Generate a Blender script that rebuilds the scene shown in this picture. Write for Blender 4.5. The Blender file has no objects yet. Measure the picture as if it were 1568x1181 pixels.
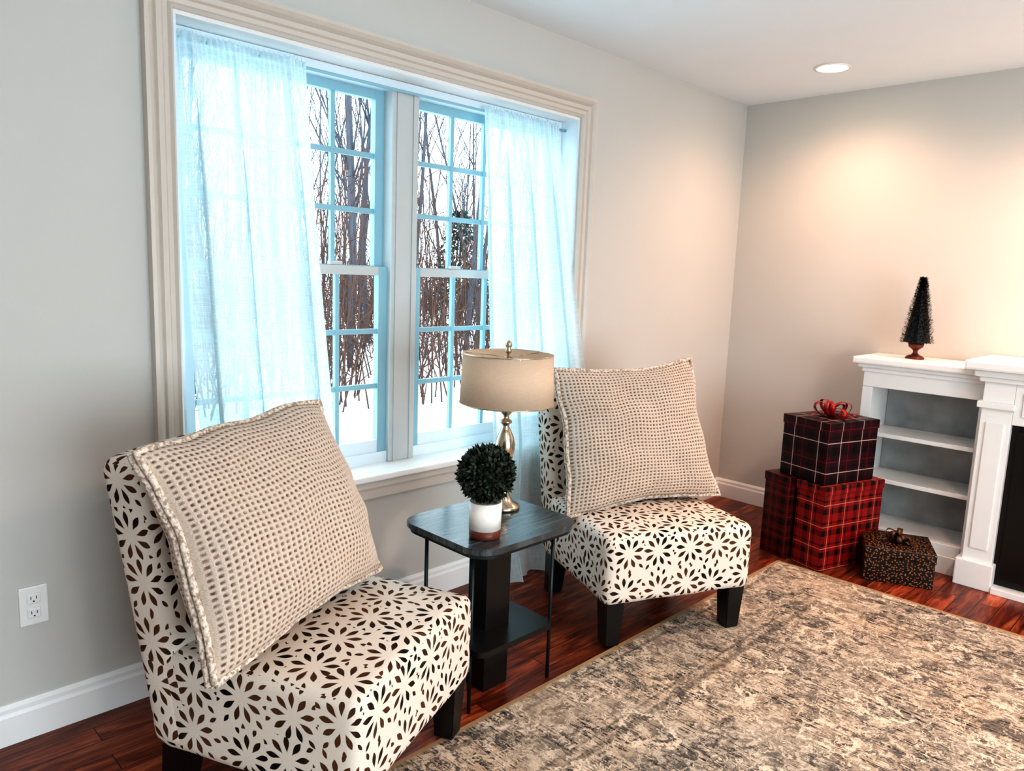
import bpy, bmesh, math, random
from mathutils import Vector, Matrix, noise
random.seed(7)
scene=bpy.context.scene
COL=scene.collection
# ------------------------------------------------------------------ helpers
class NT:
    def __init__(s,name):
        s.m=bpy.data.materials.new(name); s.m.use_nodes=True
        s.t=s.m.node_tree; s.t.nodes.clear()
        s.out=s.n('ShaderNodeOutputMaterial'); s.b=s.n('ShaderNodeBsdfPrincipled')
        s.l(s.b.outputs[0],s.out.inputs[0])
    def n(s,k,**kw):
        n=s.t.nodes.new(k)
        for a,v in kw.items(): setattr(n,a,v)
        return n
    def l(s,a,b): s.t.links.new(a,b)
    def put(s,v,inp):
        if isinstance(v,bpy.types.NodeSocket): s.l(v,inp)
        elif isinstance(v,(tuple,list)) and len(v)==3 and inp.type=='RGBA': inp.default_value=(*v,1)
        else: inp.default_value=v
    def math(s,op,a,b=0.0,c=None,clamp=False):
        n=s.n('ShaderNodeMath',operation=op,use_clamp=clamp); s.put(a,n.inputs[0]); s.put(b,n.inputs[1])
        if c is not None: s.put(c,n.inputs[2])
        return n.outputs[0]
    def vmath(s,op,a,b=(0,0,0)):
        n=s.n('ShaderNodeVectorMath',operation=op); s.put(a,n.inputs[0]); s.put(b,n.inputs[1]); return n.outputs[0]
    def mix(s,f,a,b,mode='MIX'):
        n=s.n('ShaderNodeMix',data_type='RGBA',blend_type=mode)
        s.put(f,n.inputs[0]); s.put(a,n.inputs[6]); s.put(b,n.inputs[7]); return n.outputs[2]
    def ramp(s,f,stops,interp='LINEAR'):
        n=s.n('ShaderNodeValToRGB'); n.color_ramp.interpolation=interp
        e=n.color_ramp.elements
        while len(e)<len(stops): e.new(0.5)
        for i,(p,c) in enumerate(stops):
            e[i].position=p; e[i].color=(*c,1) if len(c)==3 else c
        s.put(f,n.inputs[0]); return n.outputs[0]
    def smooth(s,v,a,b):
        n=s.n('ShaderNodeMapRange',interpolation_type='SMOOTHSTEP'); s.put(v,n.inputs[0])
        n.inputs[1].default_value=a;n.inputs[2].default_value=b;n.inputs[3].default_value=0;n.inputs[4].default_value=1
        return n.outputs[0]
    def obj(s): return s.n('ShaderNodeTexCoord').outputs['Object']
    def uv(s): return s.n('ShaderNodeTexCoord').outputs['UV']
    def sep(s,v):
        n=s.n('ShaderNodeSeparateXYZ'); s.l(v,n.inputs[0]); return n.outputs
    def comb(s,x,y,z=0.0):
        n=s.n('ShaderNodeCombineXYZ'); s.put(x,n.inputs[0]);s.put(y,n.inputs[1]);s.put(z,n.inputs[2]); return n.outputs[0]
    def noise(s,v,scale,detail=3,rough=.5,dist=0):
        n=s.n('ShaderNodeTexNoise'); s.l(v,n.inputs['Vector']); n.inputs['Scale'].default_value=scale
        n.inputs['Detail'].default_value=detail; n.inputs['Roughness'].default_value=rough; n.inputs['Distortion'].default_value=dist
        return n.outputs['Fac']
    def vor(s,v,scale,rnd=1,feat='F1',dim='3D',out='Distance'):
        n=s.n('ShaderNodeTexVoronoi',feature=feat,voronoi_dimensions=dim); s.l(v,n.inputs['Vector'])
        n.inputs['Scale'].default_value=scale; n.inputs['Randomness'].default_value=rnd
        return n.outputs[out]
    def bump(s,h,st=.3,d=.01):
        n=s.n('ShaderNodeBump'); n.inputs['Strength'].default_value=st; n.inputs['Distance'].default_value=d
        s.l(h,n.inputs['Height']); s.l(n.outputs[0],s.b.inputs['Normal'])
    def fin(s,col=None,rough=.5,metal=0,spec=None):
        if col is not None: s.put(col,s.b.inputs['Base Color'])
        s.put(rough,s.b.inputs['Roughness']); s.b.inputs['Metallic'].default_value=metal
        if spec is not None: s.b.inputs['Specular IOR Level'].default_value=spec
        return s.m
def plain(name,c,rough=.5,metal=0,var=.06,scale=30,bump=0,spec=None):
    t=NT(name); o=t.obj(); f=t.noise(o,scale,3)
    a=tuple(max(0,x*(1-var)) for x in c); b=tuple(x*(1+var) for x in c)
    col=t.mix(f,a,b)
    if bump: t.bump(t.noise(o,scale*6,3),bump,.003)
    return t.fin(col,rough,metal,spec)
def new_obj(name,bm_or_me,mat=None,parent=None,smooth=False,loc=None,rot=None):
    if isinstance(bm_or_me,bmesh.types.BMesh):
        me=bpy.data.meshes.new(name); bm_or_me.to_mesh(me); bm_or_me.free()
    else: me=bm_or_me
    if smooth:
        for p in me.polygons: p.use_smooth=True
    o=bpy.data.objects.new(name,me); COL.objects.link(o)
    if mat:
        for m_ in (mat if isinstance(mat,list) else [mat]): me.materials.append(m_)
    if parent: o.parent=parent
    if loc: o.location=loc
    if rot: o.rotation_euler=rot
    return o
def empty(name,loc=(0,0,0),rz=0):
    e=bpy.data.objects.new(name,None); COL.objects.link(e); e.location=loc; e.rotation_euler=(0,0,rz); e.empty_display_size=.1
    return e
def box(name,a,b,mat,parent=None,bev=0,seg=2):
    bm=bmesh.new(); bmesh.ops.create_cube(bm,size=1)
    c=[(a[i]+b[i])/2 for i in range(3)]; s=[abs(b[i]-a[i]) for i in range(3)]
    for v in bm.verts: v.co=Vector((v.co.x*s[0]+c[0],v.co.y*s[1]+c[1],v.co.z*s[2]+c[2]))
    if bev: bmesh.ops.bevel(bm,geom=bm.edges[:],offset=bev,segments=seg,affect='EDGES',profile=.6)
    return new_obj(name,bm,mat,parent)
def rbox(name,size,r,mat,parent=None,n=14,center=(0,0,0),deform=None,loc=None,rot=None):
    """rounded box with metric unwrapped uv"""
    hx,hy,hz=[s/2 for s in size]; bm=bmesh.new(); uvl=bm.loops.layers.uv.new('UVMap')
    cache={}
    def P(x,y,z):
        q=Vector((x,y,z)); inner=Vector((max(-hx+r,min(hx-r,x)),max(-hy+r,min(hy-r,y)),max(-hz+r,min(hz-r,z))))
        d=q-inner
        if d.length>1e-9: q=inner+d.normalized()*min(r,max(abs(d.x),abs(d.y),abs(d.z)))
        q=q+Vector(center)
        if deform: q=deform(q)
        k=(round(x,5),round(y,5),round(z,5))
        if k not in cache: cache[k]=bm.verts.new(q)
        return cache[k]
    def ser(h):
        e=[-h,-h+r*.35,-h+r*.7,-h+r]; m=max(2,int(n*(h-r)/max(hx,hy,hz)))
        L=[ -h+r+(2*(h-r))*i/m for i in range(1,m)]
        return e+L+[h-r,h-r*.7,h-r*.35,h]
    X,Y,Z=ser(hx),ser(hy),ser(hz)
    def face(A,B,f,uvf,flip):
        for i in range(len(A)-1):
            for j in range(len(B)-1):
                q=[(A[i],B[j]),(A[i+1],B[j]),(A[i+1],B[j+1]),(A[i],B[j+1])]
                if flip: q=q[::-1]
                try: fc=bm.faces.new([P(*f(*p)) for p in q])
                except ValueError: continue
                fc.smooth=True
                for lp,p in zip(fc.loops,q): lp[uvl].uv=uvf(*p)
    face(X,Y,lambda a,b:(a,b,hz),lambda a,b:(a,b),False)
    face(X,Y,lambda a,b:(a,b,-hz),lambda a,b:(a,b+3),True)
    face(X,Z,lambda a,b:(a,-hy,b),lambda a,b:(a,b-hz-hy),False)
    face(X,Z,lambda a,b:(a,hy,b),lambda a,b:(a+5,b),True)
    face(Y,Z,lambda a,b:(-hx,a,b),lambda a,b:(-a-hy-hx,b-hz-hy),True)
    face(Y,Z,lambda a,b:(hx,a,b),lambda a,b:(a+hy+hx,b-hz-hy),False)
    return new_obj(name,bm,mat,parent,loc=loc,rot=rot)
def lathe(name,prof,mat,parent=None,seg=40,loc=None,smooth=True):
    bm=bmesh.new(); rings=[]
    for r,z in prof:
        rings.append([bm.verts.new((max(r,1e-4)*math.cos(2*math.pi*i/seg),max(r,1e-4)*math.sin(2*math.pi*i/seg),z)) for i in range(seg)])
    for a,b in zip(rings,rings[1:]):
        for i in range(seg):
            f=bm.faces.new((a[i],a[(i+1)%seg],b[(i+1)%seg],b[i])); f.smooth=smooth
    bm.faces.new(rings[0][::-1]); bm.faces.new(rings[-1])
    return new_obj(name,bm,mat,parent,loc=loc)
def tube(bm,pts,rads,seg=6,mi=0):
    rings=[]
    for i,p in enumerate(pts):
        d=(pts[min(i+1,len(pts)-1)]-pts[max(i-1,0)])
        if d.length<1e-9: d=Vector((0,0,1))
        d.normalize(); a=d.orthogonal().normalized(); b=d.cross(a)
        if i and rings:
            pa=prev_a-d*prev_a.dot(d)
            if pa.length>1e-4: a=pa.normalized(); b=d.cross(a)
        prev_a=a
        rings.append([bm.verts.new(p+(a*math.cos(2*math.pi*k/seg)+b*math.sin(2*math.pi*k/seg))*rads[i]) for k in range(seg)])
    for r0,r1 in zip(rings,rings[1:]):
        for k in range(seg):
            f=bm.faces.new((r0[k],r0[(k+1)%seg],r1[(k+1)%seg],r1[k])); f.smooth=True; f.material_index=mi
    f=bm.faces.new(rings[0][::-1]); f.material_index=mi; f=bm.faces.new(rings[-1]); f.material_index=mi
# ------------------------------------------------------------------ materials
def wall_mat():
    t=NT('wall_paint'); o=t.obj()
    col=t.mix(t.noise(o,1.5,2),(.58,.57,.54),(.62,.61,.58))
    t.bump(t.noise(o,220,3),.08,.002); return t.fin(col,.75,spec=.3)
M_wall=wall_mat()
M_ceil=plain('ceiling_paint',(.84,.91,.95),.85,var=.02,scale=4)
M_trim=plain('trim_paint',(.64,.58,.52),.35,var=.03,scale=8)
M_white=plain('white_paint',(.86,.86,.85),.35,var=.02,scale=8)
M_sash_skytint=plain('sash_sky_tinted',(.30,.52,.61),.3,var=.04,scale=8)  # white sash; the blue cast of the sky is put into its colour
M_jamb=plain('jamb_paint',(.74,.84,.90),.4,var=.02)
M_mull=plain('mullion_paint',(.56,.59,.59),.4,var=.02)
M_black=plain('black_wood',(.008,.008,.008),.3,var=.3)
M_blackmet=plain('black_metal',(.03,.04,.045),.35,metal=.6)
M_plate=plain('outlet_plastic',(.85,.85,.83),.3,var=.01)
M_dark=plain('slot_dark',(.02,.02,.02),.6)
def floor_mat():
    t=NT('hardwood'); o=t.obj()
    b=t.n('ShaderNodeTexBrick'); t.l(o,b.inputs['Vector']); b.inputs['Scale'].default_value=1
    b.inputs['Brick Width'].default_value=.95; b.inputs['Row Height'].default_value=.083; b.inputs['Mortar Size'].default_value=.0016
    b.inputs['Color1'].default_value=(.0,.0,.0,1); b.inputs['Color2'].default_value=(1,1,1,1); b.inputs['Mortar'].default_value=(.5,.5,.5,1)
    b.offset=.37
    x=t.sep(o); rnd=t.math('MULTIPLY',b.outputs['Color'],5.0)
    v=t.comb(t.math('MULTIPLY',x[0],2.2),t.math('MULTIPLY',x[1],17.0),rnd)
    g=t.noise(v,1.5,6,.62,1.3)
    c=t.ramp(g,[(.25,(.018,.004,.002)),(.42,(.13,.024,.009)),(.56,(.29,.064,.024)),(.74,(.54,.19,.08))])
    c2=t.mix(b.outputs['Color'],(.5,.45,.45),(1.2,1.15,1.15)); c=t.mix(1.0,c,c2,'MULTIPLY')
    c=t.mix(b.outputs['Fac'],c,(.006,.002,.002))
    t.bump(t.math('SUBTRACT',t.math('MULTIPLY',g,.3),b.outputs['Fac']),.25,.003)
    return t.fin(c,.33,spec=.4)
M_floor=floor_mat()
def petal_mat():
    t=NT('petal_fabric'); uv=t.uv(); S=1/.132
    v=t.vmath('MULTIPLY',uv,(S,S,1.0))
    pos=t.vor(v,1,.30,dim='2D',out='Position')
    d=t.vmath('SUBTRACT',v,pos); x=t.sep(d)
    r=t.math('SQRT',t.math('ADD',t.math('MULTIPLY',x[0],x[0]),t.math('MULTIPLY',x[1],x[1])))
    th=t.math('ARCTAN2',x[1],x[0])
    def petals(N,ph,r0,r1,W,pw):
        a=t.math('SUBTRACT',t.math('FRACT',t.math('ADD',t.math('MULTIPLY',th,N/(2*math.pi)),ph)),.5)
        lat=t.math('MULTIPLY',t.math('MULTIPLY',t.math('ABSOLUTE',a),2*math.pi/N),r)
        q=t.math('DIVIDE',t.math('SUBTRACT',r,r0),r1-r0,clamp=True)
        q=t.math('POWER',q,pw)
        w=t.math('MULTIPLY',t.math('SINE',t.math('MULTIPLY',q,math.pi)),W)
        return t.smooth(t.math('SUBTRACT',w,lat),.0,.012)
    m=petals(9,.13,.12,.48,.065,1.5)
    m2=petals(9,.63,.47,.68,.048,.9)
    f2=t.math('MAXIMUM',m,m2)
    wv=t.vmath('MULTIPLY',uv,(450.0,450.0,1.0))
    weave=t.noise(wv,1,2)
    big=t.noise(v,.9,2)
    cream=t.mix(weave,(.58,.51,.44),(.86,.79,.71))
    dark=t.mix(t.smooth(big,.35,.6),(.006,.006,.006),(.10,.042,.020))
    c=t.mix(f2,cream,dark)
    t.bump(t.math('SUBTRACT',weave,t.math('MULTIPLY',f2,.6)),.35,.002)
    return t.fin(c,.85,spec=.2)
M_petal=petal_mat()
def waffle_mat():
    t=NT('waffle_knit'); uv=t.uv()
    x=t.sep(uv)
    def w(c,s):
        return t.math('ABSOLUTE',t.math('SINE',t.math('MULTIPLY',c,math.pi/s)))
    a=w(x[0],.0185); b=w(x[1],.0165)
    fine=t.noise(t.vmath('MULTIPLY',uv,(420.,420.,1.)),1,2)
    hole=t.math('MULTIPLY',t.smooth(a,.40,1.05),t.smooth(b,.5,1.05))
    hole=t.math('MULTIPLY',hole,t.math('MULTIPLY',t.noise(t.vmath('MULTIPLY',uv,(90.,90.,1.)),1,2),1.8),clamp=True)
    cream=t.mix(fine,(.50,.40,.33),(.90,.79,.69))
    big=t.noise(uv,4,2)
    cream=t.mix(t.math('MULTIPLY',big,.5),cream,(.68,.54,.43))
    c=t.mix(t.math('MULTIPLY',hole,.95),cream,(.14,.075,.05))
    t.bump(t.math('ADD',t.math('MULTIPLY',hole,-.3),t.math('MULTIPLY',fine,.5)),1.0,.006)
    return t.fin(c,.95,spec=.1)
M_waffle=waffle_mat()
def rib_mat():
    t=NT('knit_rib'); o=t.obj(); f=t.noise(o,110,3)
    c=t.mix(t.smooth(f,.35,.6),(.36,.28,.22),(.76,.66,.57)); t.bump(f,.9,.006); return t.fin(c,.95,spec=.1)
M_rib=rib_mat()
def curtain_mat():
    t=NT('sheer_linen'); uv=t.uv(); t.t.nodes.remove(t.b)
    h=t.noise(t.vmath('MULTIPLY',uv,(14.,260.,1.)),1,2); v=t.noise(t.vmath('MULTIPLY',uv,(300.,14.,1.)),1,2)
    f=t.math('ADD',t.math('MULTIPLY',h,.5),t.math('MULTIPLY',v,.5))
    dif=t.n('ShaderNodeBsdfDiffuse'); dif.inputs[0].default_value=(.88,.90,.90,1)
    trl=t.n('ShaderNodeBsdfTranslucent'); trl.inputs[0].default_value=(.70,.89,.94,1)
    tr=t.n('ShaderNodeBsdfTransparent'); tr.inputs[0].default_value=(.72,.93,1,1)
    m1=t.n('ShaderNodeMixShader'); m1.inputs[0].default_value=.45; t.l(dif.outputs[0],m1.inputs[1]); t.l(trl.outputs[0],m1.inputs[2])
    m2=t.n('ShaderNodeMixShader'); t.l(t.ramp(f,[(.38,(.09,.09,.09)),(.60,(.29,.29,.29))]),m2.inputs[0]); t.l(m1.outputs[0],m2.inputs[1]); t.l(tr.outputs[0],m2.inputs[2])
    t.l(m2.outputs[0],t.out.inputs[0]); return t.m
M_curt=curtain_mat()
def shade_mat():
    t=NT('lampshade_linen'); o=t.obj(); t.t.nodes.remove(t.b)
    f=t.noise(t.vmath('MULTIPLY',o,(60.,60.,400.)),1,2)
    c=t.mix(f,(.74,.60,.47),(.88,.74,.61))
    dif=t.n('ShaderNodeBsdfDiffuse'); t.l(c,dif.inputs[0]); trl=t.n('ShaderNodeBsdfTranslucent'); t.l(c,trl.inputs[0])
    m=t.n('ShaderNodeMixShader'); m.inputs[0].default_value=.4; t.l(dif.outputs[0],m.inputs[1]); t.l(trl.outputs[0],m.inputs[2])
    t.l(m.outputs[0],t.out.inputs[0]); return t.m
M_shade=shade_mat()
M_bronze=plain('aged_metal',(.55,.48,.38),.2,metal=.95,var=.3,scale=25)
M_leaf=plain('leaf_green',(.010,.022,.010),.5,var=.6,scale=40)
M_pot=plain('pot_ceramic',(.85,.82,.78),.3,var=.02)
M_potwood=plain('pot_wood',(.13,.03,.015),.4,var=.3,scale=60)
def tabletop_mat():
    t=NT('table_top_wood_sheen'); o=t.obj(); g=t.noise(t.vmath('MULTIPLY',o,(3.,40.,3.)),2,5,.6,.8)
    c=t.ramp(g,[(.3,(.010,.017,.020)),(.5,(.035,.05,.06)),(.7,(.11,.14,.15))])  # blue-grey window reflection is put into the wood grain colour
    t.bump(g,.3,.002); return t.fin(c,.15,spec=1.0)
M_ttop=tabletop_mat()
def plaid(name,base,dark,line,line2,per=.11):
    t=NT(name); x=t.sep(t.uv())
    def band(c,a,b,off=0):
        f=t.math('FRACT',t.math('ADD',t.math('DIVIDE',c,per),off+10.0))
        return t.math('MULTIPLY',t.math('GREATER_THAN',f,a),t.math('LESS_THAN',f,b))
    du=t.math('MAXIMUM',band(x[0],.0,.26),band(x[0],.55,.64)); dv=t.math('MAXIMUM',band(x[1],.0,.26),band(x[1],.55,.64))
    dsum=t.math('MULTIPLY',t.math('ADD',du,dv),.5)
    c=t.mix(dsum,base,dark)
    l=t.math('MULTIPLY',t.math('ADD',band(x[0],.40,.43),band(x[1],.40,.43)),.75,clamp=True)
    c=t.mix(l,c,line)
    l2=t.math('MULTIPLY',t.math('ADD',band(x[0],.78,.80),band(x[1],.78,.80)),.5,clamp=True)
    c=t.mix(l2,c,line2)
    return t.fin(c,.4,spec=.3)
M_pl_red=plaid('plaid_red',(.28,.009,.011),(.008,.005,.005),(.48,.32,.21),(.03,.06,.03))
M_pl_dk=plaid('plaid_dark_red',(.09,.004,.005),(.004,.003,.004),(.2,.03,.025),(.1,.08,.05))
M_pl_blk=plaid('plaid_black',(.03,.004,.007),(.003,.003,.006),(.50,.45,.43),(.30,.015,.02),per=.15)
M_ribbon=plain('red_ribbon',(.28,.006,.010),.35,var=.2)
M_ribbon2=plain('gold_ribbon',(.07,.03,.015),.35,var=.4)
def dotgift():
    t=NT('speckled_wrap'); uv=t.uv(); d=t.vor(uv,75,1,dim='2D')
    m=t.smooth(d,.30,.2); n=t.noise(uv,30,2)
    c=t.mix(m,(.005,.004,.004),t.mix(n,(.12,.02,.01),(.5,.25,.10))); return t.fin(c,.4)
M_dots=dotgift()
def rug_mat():
    t=NT('distressed_rug'); o=t.obj(); x=t.sep(o)
    dx=t.math('MULTIPLY',x[0],-1.0); dy=t.math('MULTIPLY',x[1],-1.0)
    d=t.math('MINIMUM',dx,dy)
    wv=t.vmath('ADD',o,t.vmath('MULTIPLY',t.comb(t.noise(o,11,4,.65),t.noise(t.vmath('ADD',o,(3.,5.,1.)),11,4,.65),0.0),(.22,.22,0.)))
    e=t.vor(t.vmath('MULTIPLY',wv,(1.,.8,1.)),3.1,.35,dim='2D'); rings=t.math('ABSOLUTE',t.math('SINE',t.math('MULTIPLY',e,15.0)))
    rg=t.math('MULTIPLY',t.smooth(rings,.45,.2),t.smooth(e,.40,.34))
    e2=t.vor(wv,10,.9,dim='2D',feat='DISTANCE_TO_EDGE'); leaf=t.smooth(e2,.10,.03)
    e3=t.vor(t.vmath('MULTIPLY',wv,(1.,1.5,1.)),20,1,dim='2D'); blob=t.smooth(e3,.36,.22)
    pat=t.math('MAXIMUM',t.math('MULTIPLY',leaf,.6),t.math('MAXIMUM',rg,t.math('MULTIPLY',blob,.7)))
    field=t.mix(t.smooth(t.noise(o,1.6,3),.35,.65),(.31,.28,.24),(.51,.40,.30))
    c=t.mix(t.math('MULTIPLY',pat,.8),field,(.72,.64,.54))
    worn=t.smooth(t.noise(o,5,5,.65),.45,.68)
    c=t.mix(t.math('MULTIPLY',worn,.4),c,(.60,.52,.42))
    st=t.noise(t.vmath('MULTIPLY',o,(150.,9.,1.)),1,4,.7)
    speck=t.noise(o,45,5,.8)
    zone=t.smooth(t.noise(t.vmath('ADD',o,(9.,2.,0.)),3.5,5,.7,.5),.32,.55)
    dk=t.math('MULTIPLY',t.smooth(st,.47,.58),t.smooth(speck,.43,.54))
    dk=t.math('MULTIPLY',dk,t.math('ADD',t.math('MULTIPLY',zone,.7),.3))
    dk2=t.math('MULTIPLY',t.smooth(t.noise(t.vmath('ADD',wv,(4.,7.,0.)),17,5,.75,.6),.50,.57),t.math('ADD',t.math('MULTIPLY',zone,.7),.25))
    c=t.mix(t.math('MULTIPLY',dk2,.8),c,(.06,.062,.065))
    c=t.mix(dk,c,(.022,.024,.028))
    vn=t.vor(t.vmath('ADD',wv,t.vmath('MULTIPLY',t.comb(t.noise(o,30,2),t.noise(t.vmath('ADD',o,(1.,8.,2.)),30,2),0.0),(.03,.03,0.))),7.5,.7,dim='2D')
    vr=t.math('ABSOLUTE',t.math('SINE',t.math('MULTIPLY',vn,11.0)))
    vo=t.math('MULTIPLY',t.smooth(vr,.32,.12),t.smooth(t.noise(t.vmath('ADD',o,(2.,2.,5.)),9,4,.7),.42,.55))
    c=t.mix(t.math('MULTIPLY',vo,.7),c,(.76,.67,.55))
    vd=t.math('MULTIPLY',t.smooth(t.math('ABSOLUTE',t.math('SUBTRACT',vr,.45)),.10,.03),.6)
    c=t.mix(t.math('MULTIPLY',vd,t.smooth(speck,.4,.55)),c,(.07,.07,.075))
    def band(a,b,w=.006): return t.math('MULTIPLY',t.smooth(d,a-w,a+w),t.smooth(d,b+w,b-w))
    lines=t.math('MAXIMUM',t.math('MAXIMUM',band(.06,.075),band(.30,.31)),band(.335,.36))
    c=t.mix(t.math('MULTIPLY',lines,t.math('MULTIPLY',speck,.9)),c,(.06,.055,.05))
    med=t.math('MULTIPLY',t.math('MULTIPLY',rg,t.smooth(t.noise(o,26,4,.7),.44,.56)),.75); c=t.mix(med,c,(.74,.64,.53))
    edge=t.smooth(d,.03,.012); c=t.mix(edge,c,(.36,.25,.15))
    t.bump(t.math('ADD',st,speck),.5,.004)
    return t.fin(c,.95,spec=.1)
M_rug=rug_mat()
M_snow=plain('snow',(.9,.93,.96),.7,var=.05,scale=1)
M_bark=plain('bark',(.10,.10,.12),.9,var=.4,scale=3)
M_brush=plain('brush_twigs',(.12,.06,.045),.9,var=.4,scale=2)
M_conif=plain('conifer_green',(.04,.07,.06),.9,var=.4,scale=2)
# ------------------------------------------------------------------ room shell
XF=4.37; HC=2.47; XL=-2.2; YB=-5.4
ox0,ox1,oz0,oz1=.92,2.80,.58,2.14
bm=bmesh.new()
def addbox(bm,a,b):
    r=bmesh.ops.create_cube(bm,size=1)
    for v in r['verts']: v.co=Vector([(a[i]+b[i])/2+v.co[i]*abs(b[i]-a[i]) for i in range(3)])
for a,b in [((XL,0,0),(ox0,.2,HC)),((ox1,0,0),(XF,.2,HC)),((ox0,0,0),(ox1,.2,oz0)),((ox0,0,oz1),(ox1,.2,HC))]: addbox(bm,a,b)
new_obj('wall_window',bm,M_wall)
box('wall_fireplace',(XF,YB,0),(XF+.2,.2,HC),M_wall)
box('wall_left',(XL-.2,YB,0),(XL,.2,HC),M_wall)
# rear wall behind the camera; door opening added to let fill light in
box('wall_rear_a',(XL-.2,YB-.2,0),(-.8,YB,HC),M_wall); box('wall_rear_b',(2.4,YB-.2,0),(XF+.2,YB,HC),M_wall); box('wall_rear_c',(-.8,YB-.2,2.1),(2.4,YB,HC),M_wall)
D=empty('added_rear_door')  # unseen door frame, made up along with the opening
for i,x in enumerate((-.795,.77,2.33)): box(f'post_{i}',(x,YB-.12,0),(x+.06,YB-.04,2.09),M_white,D)
box('head',(-.735,YB-.12,2.03),(2.33,YB-.04,2.09),M_white,D); box('threshold',(-.735,YB-.12,0),(2.33,YB-.04,.06),M_white,D)
box('floor',(XL-.2,YB-.2,-.1),(XF+.2,.2,0),M_floor)
box('ceiling',(XL-.2,YB-.2,HC),(XF+.2,.2,HC+.1),M_ceil)
def baseboard(name,p0,p1,nrm):
    prof=[(0,0),(.016,0),(.016,.085),(.011,.095),(.011,.108),(.004,.12),(0,.12)]
    bm=bmesh.new(); R=[]
    for p in (p0,p1): R.append([bm.verts.new((p[0]+nrm[0]*u,p[1]+nrm[1]*u,z)) for u,z in prof])
    for i in range(len(prof)-1): bm.faces.new((R[0][i],R[0][i+1],R[1][i+1],R[1][i]))
    bmesh.ops.recalc_face_normals(bm,faces=bm.faces[:])
    return new_obj(name,bm,M_white)
baseboard('baseboard_window',(XL,0),(XF,0),(0,-1))
baseboard('baseboard_fireplace',(XF,0),(XF,-.93),(-1,0))
baseboard('baseboard_left',(XL,0),(XL,YB),(1,0))
# ------------------------------------------------------------------ window
W=empty('window_1')
def casing(name,pts_in,width,mat,parent):
    prof=[(0,0),(0,.012),(.008,.020),(.016,.010),(.030,.012),(.036,.020),(.052,.022),(.057,.014),(.066,.026),(.078,.036),(.090,.036),(.090,0)]
    k=width/.09; bm=bmesh.new(); R=[]
    dirs=[(-1,0),(-1,1),(1,1),(1,0)]
    for p,d in zip(pts_in,dirs):
        R.append([bm.verts.new((p[0]+d[0]*w*k,-t,p[1]+d[1]*w*k)) for w,t in prof])
    for a,b in zip(R,R[1:]):
        for i in range(len(prof)-1): bm.faces.new((a[i],a[i+1],b[i+1],b[i]))
    for r in (R[0],R[-1]): bm.faces.new(r)
    bmesh.ops.recalc_face_normals(bm,faces=bm.faces[:])
    return new_obj(name,bm,mat,parent)
casing('casing',[(ox0,oz0+.02),(ox0,oz1),(ox1,oz1),(ox1,oz0+.02)],.09,M_trim,W)
box('jamb_head',(ox0,.0,oz1-.012),(ox1,.16,oz1),M_white,W)
box('jamb_l',(ox0,.0,oz0),(ox0+.012,.16,oz1-.012),M_jamb,W)
box('jamb_r',(ox1-.012,.0,oz0),(ox1,.16,oz1-.012),M_jamb,W)
box('stool',(ox0-.10,-.055,oz0),(ox1+.10,.16,oz0+.025),M_white,W,bev=.006)
box('apron',(ox0-.08,-.022,.50),(ox1+.08,0,oz0),M_trim,W,bev=.005)
box('apron_bead',(ox0-.079,-.034,.545),(ox1+.079,-.02,oz0-.001),M_trim,W,bev=.006)
zs=oz0+.025
yf=.10
box('frame_head',(ox0+.013,yf,2.085),(ox1-.013,.19,oz1-.013),M_jamb,W,bev=.003)
box('frame_l',(ox0+.013,yf+.001,zs),(ox0+.045,.189,2.086),M_jamb,W,bev=.002)
box('frame_r',(ox1-.045,yf+.001,zs),(ox1-.013,.189,2.086),M_jamb,W,bev=.002)
box('mullion',(1.785,yf-.012,zs),(1.915,.188,2.09),M_mull,W,bev=.004)
box('mullion_bead_l',(1.805,yf-.018,zs),(1.815,yf,2.089),M_mull,W)
box('mullion_bead_r',(1.885,yf-.018,zs),(1.895,yf,2.089),M_mull,W)
for k,(x0,x1) in enumerate([(ox0+.045,1.785),(1.915,ox1-.045)]):
    box(f'frame_sill{k}',(x0,yf+.002,zs),(x1,.187,zs+.045),M_jamb,W)
    for nm,z0,z1,y0 in [('upper',1.375,2.085,.145),('lower',zs+.045,1.407,.112)]:
        y1=y0+.032; sw=.04; rb=.035 if nm=='upper' else .05
        box(f'{nm}_stile_l{k}',(x0,y0,z0),(x0+sw,y1,z1),M_sash_skytint if k==1 else M_jamb,W)
        box(f'{nm}_stile_r{k}',(x1-sw,y0,z0),(x1,y1,z1),M_sash_skytint if k==0 else M_jamb,W)
        box(f'{nm}_rail_t{k}',(x0+sw,y0+.001,z1-.035),(x1-sw,y1-.001,z1),M_sash_skytint if nm=='upper' else M_mull,W)
        box(f'{nm}_rail_b{k}',(x0+sw,y0+.001,z0),(x1-sw,y1-.001,z0+rb),M_sash_skytint if nm=='upper' else M_jamb,W)
        gx0,gx1=x0+sw,x1-sw; gz0,gz1=z0+rb,z1-.035
        for i in range(1,4):
            xx=gx0+(gx1-gx0)*i/4; box(f'{nm}_muntin_v{k}{i}',(xx-.009,y0+.007,gz0),(xx+.009,y0+.025,gz1),M_sash_skytint,W)
        for i in range(1,3):
            zz=gz0+(gz1-gz0)*i/3; box(f'{nm}_muntin_h{k}{i}',(gx0,y0+.009,zz-.010),(gx1,y0+.023,zz+.010),M_sash_skytint,W)
    xc=(x0+x1)/2
    for i in (-1,1):
        box(f'sash_lock{k}{i}',(xc+i*.18-.028,.118,1.4075),(xc+i*.18+.028,.140,1.422),M_mull,W,bev=.004)
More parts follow.
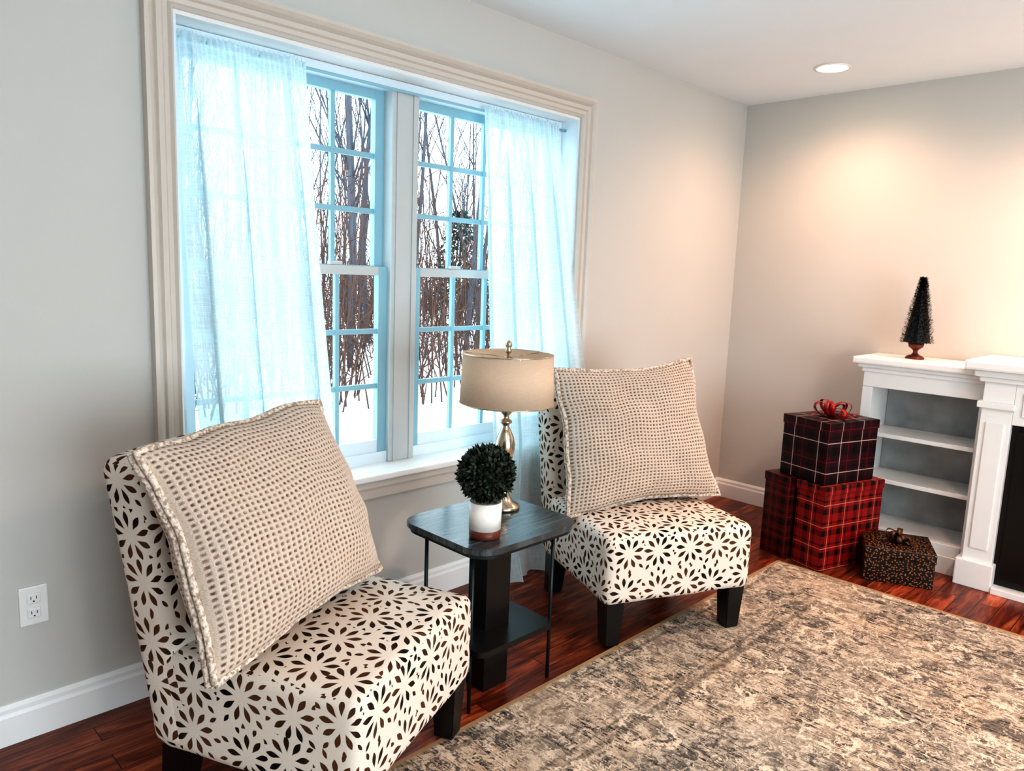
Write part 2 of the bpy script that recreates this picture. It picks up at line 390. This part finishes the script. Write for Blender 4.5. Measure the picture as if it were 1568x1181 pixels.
# ------------------------------------------------------------------ curtains
def curtain(name,t0,t1,b0,b1,nf,ph,amp):
    C=empty(name); bm=bmesh.new(); uvl=bm.loops.layers.uv.new('UVMap'); NS,NZ=240,90; V=[]
    ztop,zbot=2.105,.012
    for j in range(NZ+1):
        q=j/NZ; z=ztop+(zbot-ztop)*q; row=[]
        if z>.66: k=(ztop-z)/(ztop-.66); y0=.065-.165*k**1.2; a=amp*(.35+.65*min(1,k*3))
        else: y0=-.10-.012*(.66-z); a=amp
        k2=min(1,(ztop-z)/1.3)
        for i in range(NS+1):
            s=i/NS; xa=t0+(t1-t0)*s; xb=b0+(b1-b0)*s; x=xa+(xb-xa)*k2
            # narrow deep pleats separated by flatter cloth
            u=(nf*s+ph+.18*math.sin(5*s+ph)+.05*q)%1.0
            pl=math.exp(-((u-.5)/.13)**2)
            x+=.035*(pl*(u-.5)/.13*-.9)*min(1,q*5)
            wv=pl*1.3-.25*math.sin(2*math.pi*nf*1.7*s+2*q)
            g=max(0,1-q*12); y=y0-a*wv+ .008*g*math.sin(2*math.pi*26*s)
            if q>.93: y-= .05*(q-.93)/.07*abs(math.sin(5*s+1))
            row.append(bm.verts.new((x,y,z+ (.006*math.sin(2*math.pi*26*s+1) if j==0 else 0))))
        V.append(row)
    for j in range(NZ):
        for i in range(NS):
            f=bm.faces.new((V[j][i],V[j][i+1],V[j+1][i+1],V[j+1][i])); f.smooth=True
            for lp,(a,b) in zip(f.loops,((i,j),(i+1,j),(i+1,j+1),(i,j+1))): lp[uvl].uv=(a/NS*.9,b/NZ*2.1)
    new_obj('panel',bm,M_curt,C)
    return C
curtain('curtain',.945,1.40,.945,1.43,3.1,.05,.042)
curtain('curtain',2.245,2.72,2.19,2.85,4.2,.3,.028)
bm=bmesh.new(); tube(bm,[Vector((ox0+.012,.078,2.085)),Vector((ox1-.012,.078,2.085))],[.006,.006],10)
new_obj('rod',bm,M_sash_skytint,W)
# ------------------------------------------------------------------ outlet
O=empty('wall_outlet',(.48,0,.40))
box('plate',(-.036,-.006,-.058),(.036,0,.058),M_plate,O,bev=.003)
for i,zc in enumerate((-.022,.022)):
    box(f'receptacle_{i}',(-.017,-.009,zc-.015),(.017,-.005,zc+.015),M_plate,O,bev=.003)
    box(f'slot_a{i}',(-.008,-.0095,zc-.002),(-.006,-.0085,zc+.007),M_dark,O)
    box(f'slot_b{i}',(.006,-.0095,zc-.002),(.008,-.0085,zc+.007),M_dark,O)
    box(f'slot_c{i}',(-.002,-.0095,zc-.010),(.002,-.0085,zc-.006),M_dark,O)
# ------------------------------------------------------------------ chairs
def chair(loc,rz,w,seed):
    C=empty('slipper_chair',loc,math.radians(rz))
    zb=.18; zseat=.45; zt=.93
    def dseat(q):
        if q.z>zseat-.06:
            u=q.x/(w/2); v=(q.y-.29)/.29
            q=q+Vector((0,0,.018*max(0,1-u*u)*max(0,1-v*v)))
        q.z+=.004*noise.noise(q*9+Vector((seed,0,0)))
        return q
    rbox('seat',(w,.60,zseat-zb),.035,M_petal,C,n=20,center=(0,.30,(zb+zseat)/2),deform=dseat)
    hb=zt-zb-.01
    def dback(q):
        k=(q.z-zb)/hb; q=q+Vector((0,.15*k**1.1,0)); q.y+=-.012*(1-(q.x/(w/2))**2)*math.sin(math.pi*min(1,max(0,k)))
        q.z+=-.015*abs(q.x/(w/2))**4*k
        return q
    rbox('back',(w+.002,.125,hb),.035,M_petal,C,n=20,center=(0,.545,zb+.005+hb/2),deform=dback)
    for i,(x,y) in enumerate([(-w/2+.055,.055),(w/2-.055,.055),(-w/2+.055,.55),(w/2-.055,.55)]):
        bm=bmesh.new(); bmesh.ops.create_cube(bm,size=1); z0=.0105 if i<2 else 0
        for v in bm.verts:
            top=v.co.z>0; s=.080 if top else .060
            v.co=Vector((x+v.co.x*s,y+v.co.y*s+(0 if top or i<2 else .03),zb+.02 if top else z0))
        bmesh.ops.bevel(bm,geom=bm.edges[:],offset=.003,segments=2,affect='EDGES')
        new_obj(f'leg_{i+1}',bm,M_black,C)
    return C
def pillow(name,loc,rot,Wd,Hd,T,seed,slump=0,taper=.05):
    P=empty(name,loc); P.rotation_euler=rot
    bm=bmesh.new(); uvl=bm.loops.layers.uv.new('UVMap'); N=300; CX_,CY_=.0185,.0165
    def pt(s,t,side):
        pinch=.10+.03*noise.noise(Vector((seed,s*1.5,t*1.5)))
        x=s*Wd/2*(1-pinch*(1-t*t)*abs(s)); z=t*Hd/2*(1-pinch*(1-s*s)*abs(t))
        x*=1-taper*t
        x+=.010*noise.noise(Vector((t*2.5,seed,s))); z+=.012*noise.noise(Vector((s*2.5,seed+4,t)))
        z-=slump*s*s*(1 if t>0 else 0)*t
        k=max(0,(1-s*s))*max(0,(1-t*t))
        th=T/2*k**.40*(1+.12*noise.noise(Vector((s*1.6,t*1.6,seed))))*(1-.12*t)
        wr=.012*noise.noise(Vector((s*3.2,t*3.2,seed+side*3)))*min(1,k*4)
        ux=s*Wd/2*1.12+1; uy=t*Hd/2*1.12+1
        hx_=abs(math.sin(math.pi*ux/CX_)); hy_=abs(math.sin(math.pi*uy/CY_))
        rel=-.0055*(hx_**1.3)*(hy_**1.3)*min(1,k*14)
        return Vector((x,-side*(th+wr+rel)+.012*math.sin(2.2*s+seed)*(t),z))
    rows={}
    for side in (1,-1):
        V=[]
        for j in range(N+1):
            r=[]
            for i in range(N+1):
                s=math.sin((i/N-.5)*math.pi); t=math.sin((j/N-.5)*math.pi)
                if side==-1 and (i in(0,N) or j in(0,N)): r.append(rows[1][j][i])
                else: r.append(bm.verts.new(pt(s,t,side)))
            V.append(r)
        rows[side]=V
        for j in range(N):
            for i in range(N):
                q=[(i,j),(i+1,j),(i+1,j+1),(i,j+1)]
                if side==-1:q=q[::-1]
                f=bm.faces.new([V[b][a] for a,b in q]); f.smooth=True
                for lp,(a,b) in zip(f.loops,q): lp[uvl].uv=(math.sin((a/N-.5)*math.pi)*Wd/2*1.12+1,math.sin((b/N-.5)*math.pi)*Hd/2*1.12+1)
    new_obj('cushion',bm,M_waffle,P)
    bm=bmesh.new(); pts=[]
    for k in range(4*24):
        e,f=divmod(k,24); u=-1+2*f/24
        s,t=[(u,-1),(1,u),(-u,1),(-1,-u)][e]; p=pt(s,t,1); p.x*=1.012; p.z*=1.012; pts.append(p)
    pts.append(pts[0].copy())
    for off in (-.010,.010):
        tube(bm,[p+Vector((0,off,0)) for p in pts],[.0085+.0007*math.sin(i*1.9) for i in range(len(pts))],8)
    new_obj('knit_edge',bm,M_rib,P)
    return P
CA=((1.148,-.977),24.5); CB=((2.42,-.954),-24)
chair((*CA[0],0),CA[1],.64,1)
chair((*CB[0],0),CB[1],.66,2)
def onchair(c,lx,ly,lz):
    a=math.radians(c[1]); return (c[0][0]+lx*math.cos(a)-ly*math.sin(a),c[0][1]+lx*math.sin(a)+ly*math.cos(a),lz)
pillow('throw_pillow',onchair(CA,-.105,.40,.757),(math.radians(-23.5),math.radians(-1.5),math.radians(24.5)),.67,.565,.28,1.3,.03,.01)
pillow('throw_pillow',onchair(CB,-.015,.395,.745),(math.radians(-17),math.radians(-3.5),math.radians(-24)),.69,.60,.27,4.1,0)
# ------------------------------------------------------------------ side table
T=empty('side_table',(1.665,-.67,0))
def rounded_poly(bm,hx,hy,cut,z0,z1):
    pts=[]
    for cx,cy,a0 in [(hx-cut,hy-cut,0),(-hx+cut,hy-cut,90),(-hx+cut,-hy+cut,180),(hx-cut,-hy+cut,270)]:
        for k in range(9):
            a=math.radians(a0+90*k/8); pts.append((cx+cut*math.cos(a),cy+cut*math.sin(a)))
    lo=[bm.verts.new((x,y,z0)) for x,y in pts]; hi=[bm.verts.new((x,y,z1)) for x,y in pts]
    bm.faces.new(lo[::-1]); bm.faces.new(hi)
    for i in range(len(pts)): j=(i+1)%len(pts); bm.faces.new((lo[i],lo[j],hi[j],hi[i]))
bm=bmesh.new(); rounded_poly(bm,.235,.205,.075,.562,.582)
bmesh.ops.bevel(bm,geom=[e for e in bm.edges if abs(e.verts[0].co.z-e.verts[1].co.z)<1e-6],offset=.003,segments=2,affect='EDGES')
new_obj('top',bm,M_ttop,T)
bm=bmesh.new(); rounded_poly(bm,.225,.195,.07,.548,.562); new_obj('top_rim',bm,M_blackmet,T)
box('column',(-.055,-.045,.0),(.055,.045,.55),M_black,T,bev=.003)
bm=bmesh.new(); rounded_poly(bm,.175,.15,.04,.20,.22); new_obj('lower_shelf',bm,M_black,T)
for i,(x,y) in enumerate([(-.17,-.10),(.18,-.12),(.18,.13),(-.17,.13)]):
    bm=bmesh.new(); tube(bm,[Vector((x,y,0)),Vector((x,y,.55))],[.0065,.0065],10); new_obj(f'leg_{i+1}',bm,M_blackmet,T)
    bm=bmesh.new(); tube(bm,[Vector((x,y,.21)),Vector((x*.6,y*.6,.21))],[.004,.004],8); new_obj(f'stay_{i+1}',bm,M_blackmet,T)
# ------------------------------------------------------------------ lamp
L=empty('table_lamp',(1.785,-.60,.583))
lathe('base',[(r,z*1.07) for r,z in [(.058,0),(.058,.008),(.052,.014),(.034,.022),(.022,.045),(.015,.075),(.011,.105),(.013,.112),(.013,.118),(.010,.124),(.014,.135),(.024,.16),(.033,.19),(.035,.215),(.029,.24),(.018,.262),(.011,.275),(.013,.281),(.021,.286),(.021,.292),(.011,.298),(.010,.31),(.019,.318),(.020,.330),(.010,.342),(.008,.37),(.008,.39)]],M_bronze,L)
def shade():
    bm=bmesh.new(); seg=64; R0,R1=.163,.156; z0,z1=.375,.545; rr=[]
    for r,z in [(R0,z0),(R1,z1),(R1-.003,z1),(R0-.003,z0)]:
        rr.append([bm.verts.new((r*math.cos(2*math.pi*i/seg),r*math.sin(2*math.pi*i/seg),z)) for i in range(seg)])
    for a in range(4):
        A,B=rr[a],rr[(a+1)%4]
        for i in range(seg): f=bm.faces.new((A[i],A[(i+1)%seg],B[(i+1)%seg],B[i])); f.smooth=(a%2==0)
    new_obj('shade',bm,M_shade,L)
    for nm,r,z in (('rim_top',R1,z1),('rim_bottom',R0,z0)):
        bm=bmesh.new(); pts=[Vector((r*math.cos(a*math.pi/24),r*math.sin(a*math.pi/24),z)) for a in range(49)]
        tube(bm,pts,[.002]*49,6); new_obj(nm,bm,M_bronze,L)
    bm=bmesh.new()
    for k in range(3):
        a=k*2*math.pi/3; tube(bm,[Vector((0,0,z1-.01)),Vector((R1*math.cos(a),R1*math.sin(a),z1-.004))],[.0015]*2,6)
    for s in (-1,1): tube(bm,[Vector((s*.045*math.sin(u*math.pi/10),0,.38+.155*u/10)) for u in range(11)],[.002]*11,6)
    new_obj('harp',bm,M_bronze,L)
    lathe('finial',[(.003,.53),(.004,.545),(.010,.55),(.012,.558),(.007,.565),(.012,.573),(.011,.584),(.002,.592)],M_bronze,L,24)
    lathe('bulb',[(.012,.41),(.014,.43),(.028,.455),(.030,.475),(.02,.50),(.004,.508)],M_white,L,24)
shade()
# ------------------------------------------------------------------ potted topiary
P=empty('potted_topiary',(1.54,-.77,.583))
lathe('pot_base',[(.047,0),(.049,.004),(.050,.028)],M_potwood,P)
lathe('pot',[(.050,.028),(.052,.115),(.048,.115),(.046,.098),(.001,.098)],M_pot,P)
bm=bmesh.new(); rs=random.Random(3); cen=Vector((0,0,.203)); RB=.083
bmesh.ops.create_icosphere(bm,subdivisions=3,radius=.064,matrix=Matrix.Translation(cen))
for k in range(1500):
    zf=1-2*(k+.5)/1500; a=k*2.39996; rr=math.sqrt(1-zf*zf); d=Vector((rr*math.cos(a),rr*math.sin(a),zf))
    d=(d+Vector([rs.uniform(-.15,.15) for _ in range(3)])).normalized()
    p=cen+d*(RB*rs.uniform(.82,1.08)); tdir=(d+Vector([rs.uniform(-.9,.9) for _ in range(3)])).normalized()
    sd=tdir.cross(d)
    if sd.length<.1: continue
    sd.normalize(); up=sd.cross(tdir).normalized(); l=rs.uniform(.016,.025); w=l*.36
    vs=[bm.verts.new(p-tdir*l*.4),bm.verts.new(p+sd*w-up*.002),bm.verts.new(p+tdir*l*.6),bm.verts.new(p-sd*w-up*.002)]
    m=bm.verts.new(p+up*.0025)
    for i in range(4): bm.faces.new((vs[i],vs[(i+1)%4],m))
new_obj('foliage',bm,M_leaf,P)
# ------------------------------------------------------------------ rug
bm=bmesh.new(); addbox(bm,(-3.6,-3.2,0),(0,0,.009)); bmesh.ops.bevel(bm,geom=bm.edges[:],offset=.003,segments=1,affect='EDGES')
new_obj('area_rug',bm,M_rug,loc=(3.55,-.82,0.0005))
# ------------------------------------------------------------------ fireplace mantel
F=empty('fireplace_mantel')
xb=XF-.005
def fb(n,a,b,m=M_white,bev=.003): return box(n,a,b,m,F,bev=bev)
M_fireback=plain('bookcase_back',(.38,.40,.40),.6,var=.6,scale=6)
def wing(y0,y1,tag,s):   # y0 outer, y1 inner ; s=+1 when outer is larger y
    xw=4.07
    def fy(n,x0,ya,z0,x1,yb,z1,m=M_white,bev=.003):
        a,b=min(ya,yb),max(ya,yb); return box(n+tag,(x0,a,z0),(x1,b,z1),m,F,bev=bev)
    fy('side_o',xw,y0-.03*s,0,xb,y0,.965); fy('side_i',xw,y1,0,xb,y1+.03*s,.965)
    fy('stile_o',xw-.010,y0-.048*s,.001,xw+.012,y0+.003*s,.884)
    fy('back',xb-.012,y1+.031*s,.14,xb-.001,y0-.031*s,.96,M_fireback)
    fy('bottom',xw-.004,y1+.031*s,.002,xb-.002,y0-.049*s,.145); fy('plinth',xw-.022,y1,0,xw-.0105,y0+.004*s,.09)
    fy('shelf_1',xw+.013,y1+.031*s,.385,xb-.013,y0-.031*s,.407); fy('shelf_2',xw+.013,y1+.031*s,.625,xb-.013,y0-.031*s,.647)
    fy('frieze',xw-.012,y1+.001*s,.885,xb-.014,y0+.002*s,.964); fy('mould_1',xw-.022,y1,.962,xb,y0+.012*s,.985,bev=.006)
    fy('mould_2',xw-.037,y1,.985,xb,y0+.028*s,1.005,bev=.006)
    fy('wing_top',xw-.06,y1,1.005,xb,y0+.05*s,1.04,bev=.008)
wing(-.965,-1.531,'_l',1); wing(-3.235,-2.669,'_r',-1)
xc=3.985; ya,yb_=-1.53,-2.67
for tag,y0,y1 in (('_l',ya,ya-.125),('_r',yb_+.125,yb_)):
    fb('pilaster'+tag,(xc,y1,0),(xb,y0,.987)); fb('pil_base'+tag,(xc-.022,y1-.012,0),(xb-.001,y0+.022,.13),bev=.006)
    fb('pil_panel'+tag,(xc-.008,y1+.025,.19),(xc+.004,y0-.025,.80),bev=.004); fb('pil_cap'+tag,(xc-.018,y1-.008,.865),(xb-.001,y0+.018,.895),bev=.005)
fb('header',(xc+.002,yb_+.1255,.80),(xb,ya-.1255,.986)); fb('header_panel',(xc-.006,yb_+.16,.84),(xc+.004,ya-.16,.95),bev=.004)
fb('c_mould_1',(xc-.02,yb_-.015,.987),(xb,ya+.02,1.01),bev=.006); fb('c_mould_2',(xc-.04,yb_-.03,1.01),(xb,ya+.04,1.04),bev=.008)
fb('mantel_shelf',(xc-.075,yb_-.065,1.041),(xb,ya+.075,1.085),bev=.01)
fb('plinth_c',(xc-.03,yb_+.126,0),(xc+.05,ya-.138,.03))
fb('firebox',(xc+.03,yb_+.126,.031),(xb,ya-.126,.799),M_black); fb('firebox_glass',(xc+.02,yb_+.15,.06),(xc+.029,ya-.15,.77),M_black)
# tree on mantel
Tr=empty('tabletop_tree',(4.20,-1.155,1.04))
lathe('stand',[(.045,0),(.045,.006),(.038,.014),(.018,.022),(.010,.034),(.012,.044),(.020,.052),(.034,.062),(.038,.080),(.030,.082)],M_potwood,Tr,32)
bm=bmesh.new(); rs=random.Random(5)
bmesh.ops.create_cone(bm,cap_ends=True,segments=20,radius1=.064,radius2=.010,depth=.33,matrix=Matrix.Translation((0,0,.25)))
for k in range(4200):
    q=k/4200; z=.082+.335*q; r=.068*(1-q)**.85+.012; a=k*2.39996
    d=Vector((math.cos(a),math.sin(a),0)); p=d*(r*rs.uniform(.75,1.0))+Vector((0,0,z)); o=(d*.8+Vector((rs.uniform(-.5,.5),rs.uniform(-.5,.5),rs.uniform(-.2,.7)))).normalized()*.013
    s=o.cross(Vector((0,0,1))).normalized()*.003
    bm.faces.new([bm.verts.new(p-s),bm.verts.new(p+s),bm.verts.new(p+o)])
new_obj('cone',bm,M_black,Tr)
# ------------------------------------------------------------------ gifts
def bow(parent,loc,mat,s=.05,n=8,seed=1):
    bm=bmesh.new(); rs=random.Random(seed)
    def strip(P,w0,sd):
        A=[];B=[]
        for p,w in P: A.append(bm.verts.new(p-sd*w)); B.append(bm.verts.new(p+sd*w))
        for i in range(len(P)-1): bm.faces.new((A[i],A[i+1],B[i+1],B[i])).smooth=True
    for k in range(n):
        a=k*2*math.pi/n+rs.uniform(-.2,.2); el=rs.uniform(.10,.75); L=s*rs.uniform(.8,1.15)
        d=Vector((math.cos(a),math.sin(a),0)); sd=Vector((-d.y,d.x,0)); P=[]
        for i in range(15):
            u=i/14; ang=2*math.pi*u
            rr=L*.5*(1-math.cos(ang)); zz=L*.30*math.sin(ang)
            ce,se=math.cos(el),math.sin(el)
            P.append((d*(rr*ce-zz*se)+Vector((0,0,max(.001,rr*se+zz*ce*1.0+.012))),.012*(.45+.55*math.sin(math.pi*u))))
        strip(P,.01,sd)
    for k in range(3):
        a=rs.uniform(0,6.28); d=Vector((math.cos(a),math.sin(a),0)); sd=Vector((-d.y,d.x,0))
        strip([(d*(s*1.5*i/10)+Vector((0,0,.004+.012*abs(math.sin(i*.8)))),.010) for i in range(11)],.01,sd)
    o=new_obj('bow',bm,mat,parent,loc=loc); m=o.modifiers.new('s','SOLIDIFY'); m.thickness=.001
def gift(name,corner,rz,w,d,z0,h,mat,bowm=None,seed=1,bs=.05):
    G=empty(name,(corner[0],corner[1],z0),math.radians(rz))
    rbox('box',(w,d,h-.004),.004,mat,G,n=6,center=(w/2,d/2,(h-.004)/2))
    rbox('lid',(w+.008,d+.008,.045),.004,mat,G,n=6,center=(w/2,d/2,h-.0225))
    if bowm: bow(G,(w/2,d/2,h+.001),bowm,bs,11,seed)
    return G
gift('gift_box',(3.57,-1.02),-17,.43,.17,0,.43,M_pl_red)
gift('gift_box',(3.60,-.825),-17,.34,.16,0,.43,M_pl_dk)
gift('gift_box',(3.59,-1.0),-17,.36,.28,.431,.31,M_pl_blk,M_ribbon,3,.095)
gift('gift_box',(3.66,-1.20),-66,.30,.28,0,.17,M_dots,M_ribbon2,4,.06)
# ------------------------------------------------------------------ recessed lights
M_em=NT('downlight_lens'); M_em.b.inputs['Emission Color'].default_value=(1,.80,.55,1); M_em.b.inputs['Emission Strength'].default_value=40; M_em=M_em.m
def can(x,y,power,col=(1,.62,.36),ss=160):
    R=empty('recessed_light',(x,y,HC))
    lathe('trim_ring',[(.062,-.001),(.062,-.006),(.085,-.006),(.09,-.0005)],M_white,R,40)
    lathe('lens',[(.06,-.003),(.06,-.0075)],M_em,R,40)
    ld=bpy.data.lights.new('downlight','SPOT'); ld.energy=power; ld.color=col; ld.spot_size=math.radians(ss); ld.spot_blend=1; ld.shadow_soft_size=.07
    lo=bpy.data.objects.new('downlight',ld); COL.objects.link(lo); lo.parent=R; lo.location=(0,0,-.03)
can(3.85,-.73,42,(1,.57,.38)); can(3.85,-2.1,112,(1,.60,.43)); can(2.2,-2.6,100,(1,.71,.54)); can(.4,-2.9,46,(1,.84,.72)); can(2.2,-4.4,46,(1,.80,.65)); can(-.6,-4.2,42,(1,.85,.75))  # cans away from the fireplace wall are unseen, added for room fill
pl=bpy.data.lights.new('lamp_bulb','POINT'); pl.energy=4; pl.color=(1,.6,.35); pl.shadow_soft_size=.03
po=bpy.data.objects.new('lamp_bulb',pl); COL.objects.link(po); po.parent=L; po.location=(0,0,.47)
# unseen fill light added outside the rear opening to brighten the room
al=bpy.data.lights.new('rear_fill','AREA'); al.shape='RECTANGLE'; al.size=3.1; al.size_y=2.0; al.energy=85; al.color=(.82,.92,1)
ao=bpy.data.objects.new('rear_fill',al); COL.objects.link(ao); ao.location=(.8,YB-.25,1.05); ao.rotation_euler=(math.radians(90),0,0)
# ------------------------------------------------------------------ outside
bm=bmesh.new()
N=60; V=[]
for j in range(N+1):
    r=[]
    for i in range(N+1):
        x=-25+90*i/N; y=.6+70*(j/N)**1.5; z=-.85+.15*noise.noise(Vector((x*.15,y*.15,0)))+max(0,y-14)*.02
        r.append(bm.verts.new((x,y,z)))
    V.append(r)
for j in range(N):
    for i in range(N): bm.faces.new((V[j][i],V[j][i+1],V[j+1][i+1],V[j+1][i])).smooth=True
new_obj('snow_ground',bm,M_snow)
def tree(bm,base,h,r,rs,depth=3):
    def branch(p,d,l,r,dep):
        n=5; pts=[p];rad=[r]; dd=d.copy()
        for i in range(n):
            dd=(dd+Vector((rs.uniform(-.10,.10),rs.uniform(-.10,.10),rs.uniform(0,.15)))).normalized()
            pts.append(pts[-1]+dd*l/n); rad.append(r*(1-.8*(i+1)/n))
        tube(bm,pts,rad,5 if dep>1 else 3)
        if dep>0:
            nb=8 if dep==depth else 4
            for k in range(nb):
                t=rs.uniform(.25,.95); i=min(n-1,int(t*n)); q=pts[i].lerp(pts[i+1],t*n-i)
                a=rs.uniform(0,6.28); nd=(dd*1.1+Vector((math.cos(a),math.sin(a),rs.uniform(.2,.5)))*.7).normalized()
                branch(q,nd,l*rs.uniform(.38,.6)*(1-.4*t),max(.006,rad[i]*.45),dep-1)
    branch(Vector(base),Vector((rs.uniform(-.05,.05),rs.uniform(-.05,.05),1)).normalized(),h,r,depth)
rs=random.Random(11)
bm=bmesh.new()
for k in range(150):
    y=rs.uniform(11,38); x=(y+2.4)*rs.uniform(.3,1.5)+rs.uniform(-1,1)
    tree(bm,(x,y,-.95+max(0,y-14)*.02),rs.uniform(8,14),rs.uniform(.03,.09),rs,3 if k<26 else 2)
for k in range(3000):
    y=rs.uniform(7.5,36); x=(y+2.4)*rs.uniform(.25,1.5); z=-.95+max(0,y-14)*.02; h=.8+5.5*rs.random()**2.2
    p=Vector((x,y,z)); d=Vector((rs.uniform(-.3,.3),rs.uniform(-.3,.3),1)).normalized()
    tube(bm,[p,p+d*h*.5,p+d*h+Vector((rs.uniform(-.3,.3),0,0))],[.017,.011,.005],3,1)
    for m in range(3):
        q=p+d*h*rs.uniform(.2,.8); tube(bm,[q,q+Vector((rs.uniform(-.7,.7),rs.uniform(-.6,.6),rs.uniform(.1,.7)))],[.012,.005],3,1)
for (cx,cy,hh) in [(18.5,19,3.6)]:
    tube(bm,[Vector((cx,cy,-.9)),Vector((cx,cy,hh))],[.08,.02],6,2)
    for k in range(900):
        q=rs.uniform(.2,1); z=-.9+(hh+.9)*q; r=1.5*(1-q)+.25; a=rs.uniform(0,6.28); rr=r*rs.uniform(.1,1)
        p=Vector((cx+rr*math.cos(a),cy+rr*math.sin(a),z)); o=Vector((math.cos(a),math.sin(a),-.2))*.14; s=Vector((-o.y,o.x,.2))*.3
        f=bm.faces.new([bm.verts.new(p-s),bm.verts.new(p+s),bm.verts.new(p+o)]); f.material_index=2
new_obj('winter_woods',bm,[M_bark,M_brush,M_conif])
# ------------------------------------------------------------------ world
w=bpy.data.worlds.new('world'); scene.world=w; w.use_nodes=True
nt=w.node_tree; nt.nodes.clear(); bg=nt.nodes.new('ShaderNodeBackground'); wo=nt.nodes.new('ShaderNodeOutputWorld')
bg.inputs[0].default_value=(.74,.92,1,1); bg.inputs[1].default_value=3.0; nt.links.new(bg.outputs[0],wo.inputs[0])
# ------------------------------------------------------------------ camera
def Rm(yaw,pitch,roll):
    f=Vector((math.cos(yaw)*math.cos(pitch),math.sin(yaw)*math.cos(pitch),-math.sin(pitch)))
    r=Vector((math.sin(yaw),-math.cos(yaw),0)); u=r.cross(f)
    r2=r*math.cos(roll)+u*math.sin(roll); u2=-r*math.sin(roll)+u*math.cos(roll); return r2,u2,f
r,u,f=Rm(math.radians(44.86),math.radians(8.57),math.radians(2.16))
cd=bpy.data.cameras.new('camera'); cam=bpy.data.objects.new('camera',cd); COL.objects.link(cam)
cam.matrix_world=Matrix(((r.x,u.x,-f.x,0),(r.y,u.y,-f.y,-2.399),(r.z,u.z,-f.z,1.401),(0,0,0,1)))
cd.sensor_fit='HORIZONTAL'; cd.sensor_width=36; cd.lens=36*1141/1568; cd.clip_start=.05
scene.camera=cam
scene.view_settings.view_transform='Standard'
scene.view_settings.look='High Contrast'
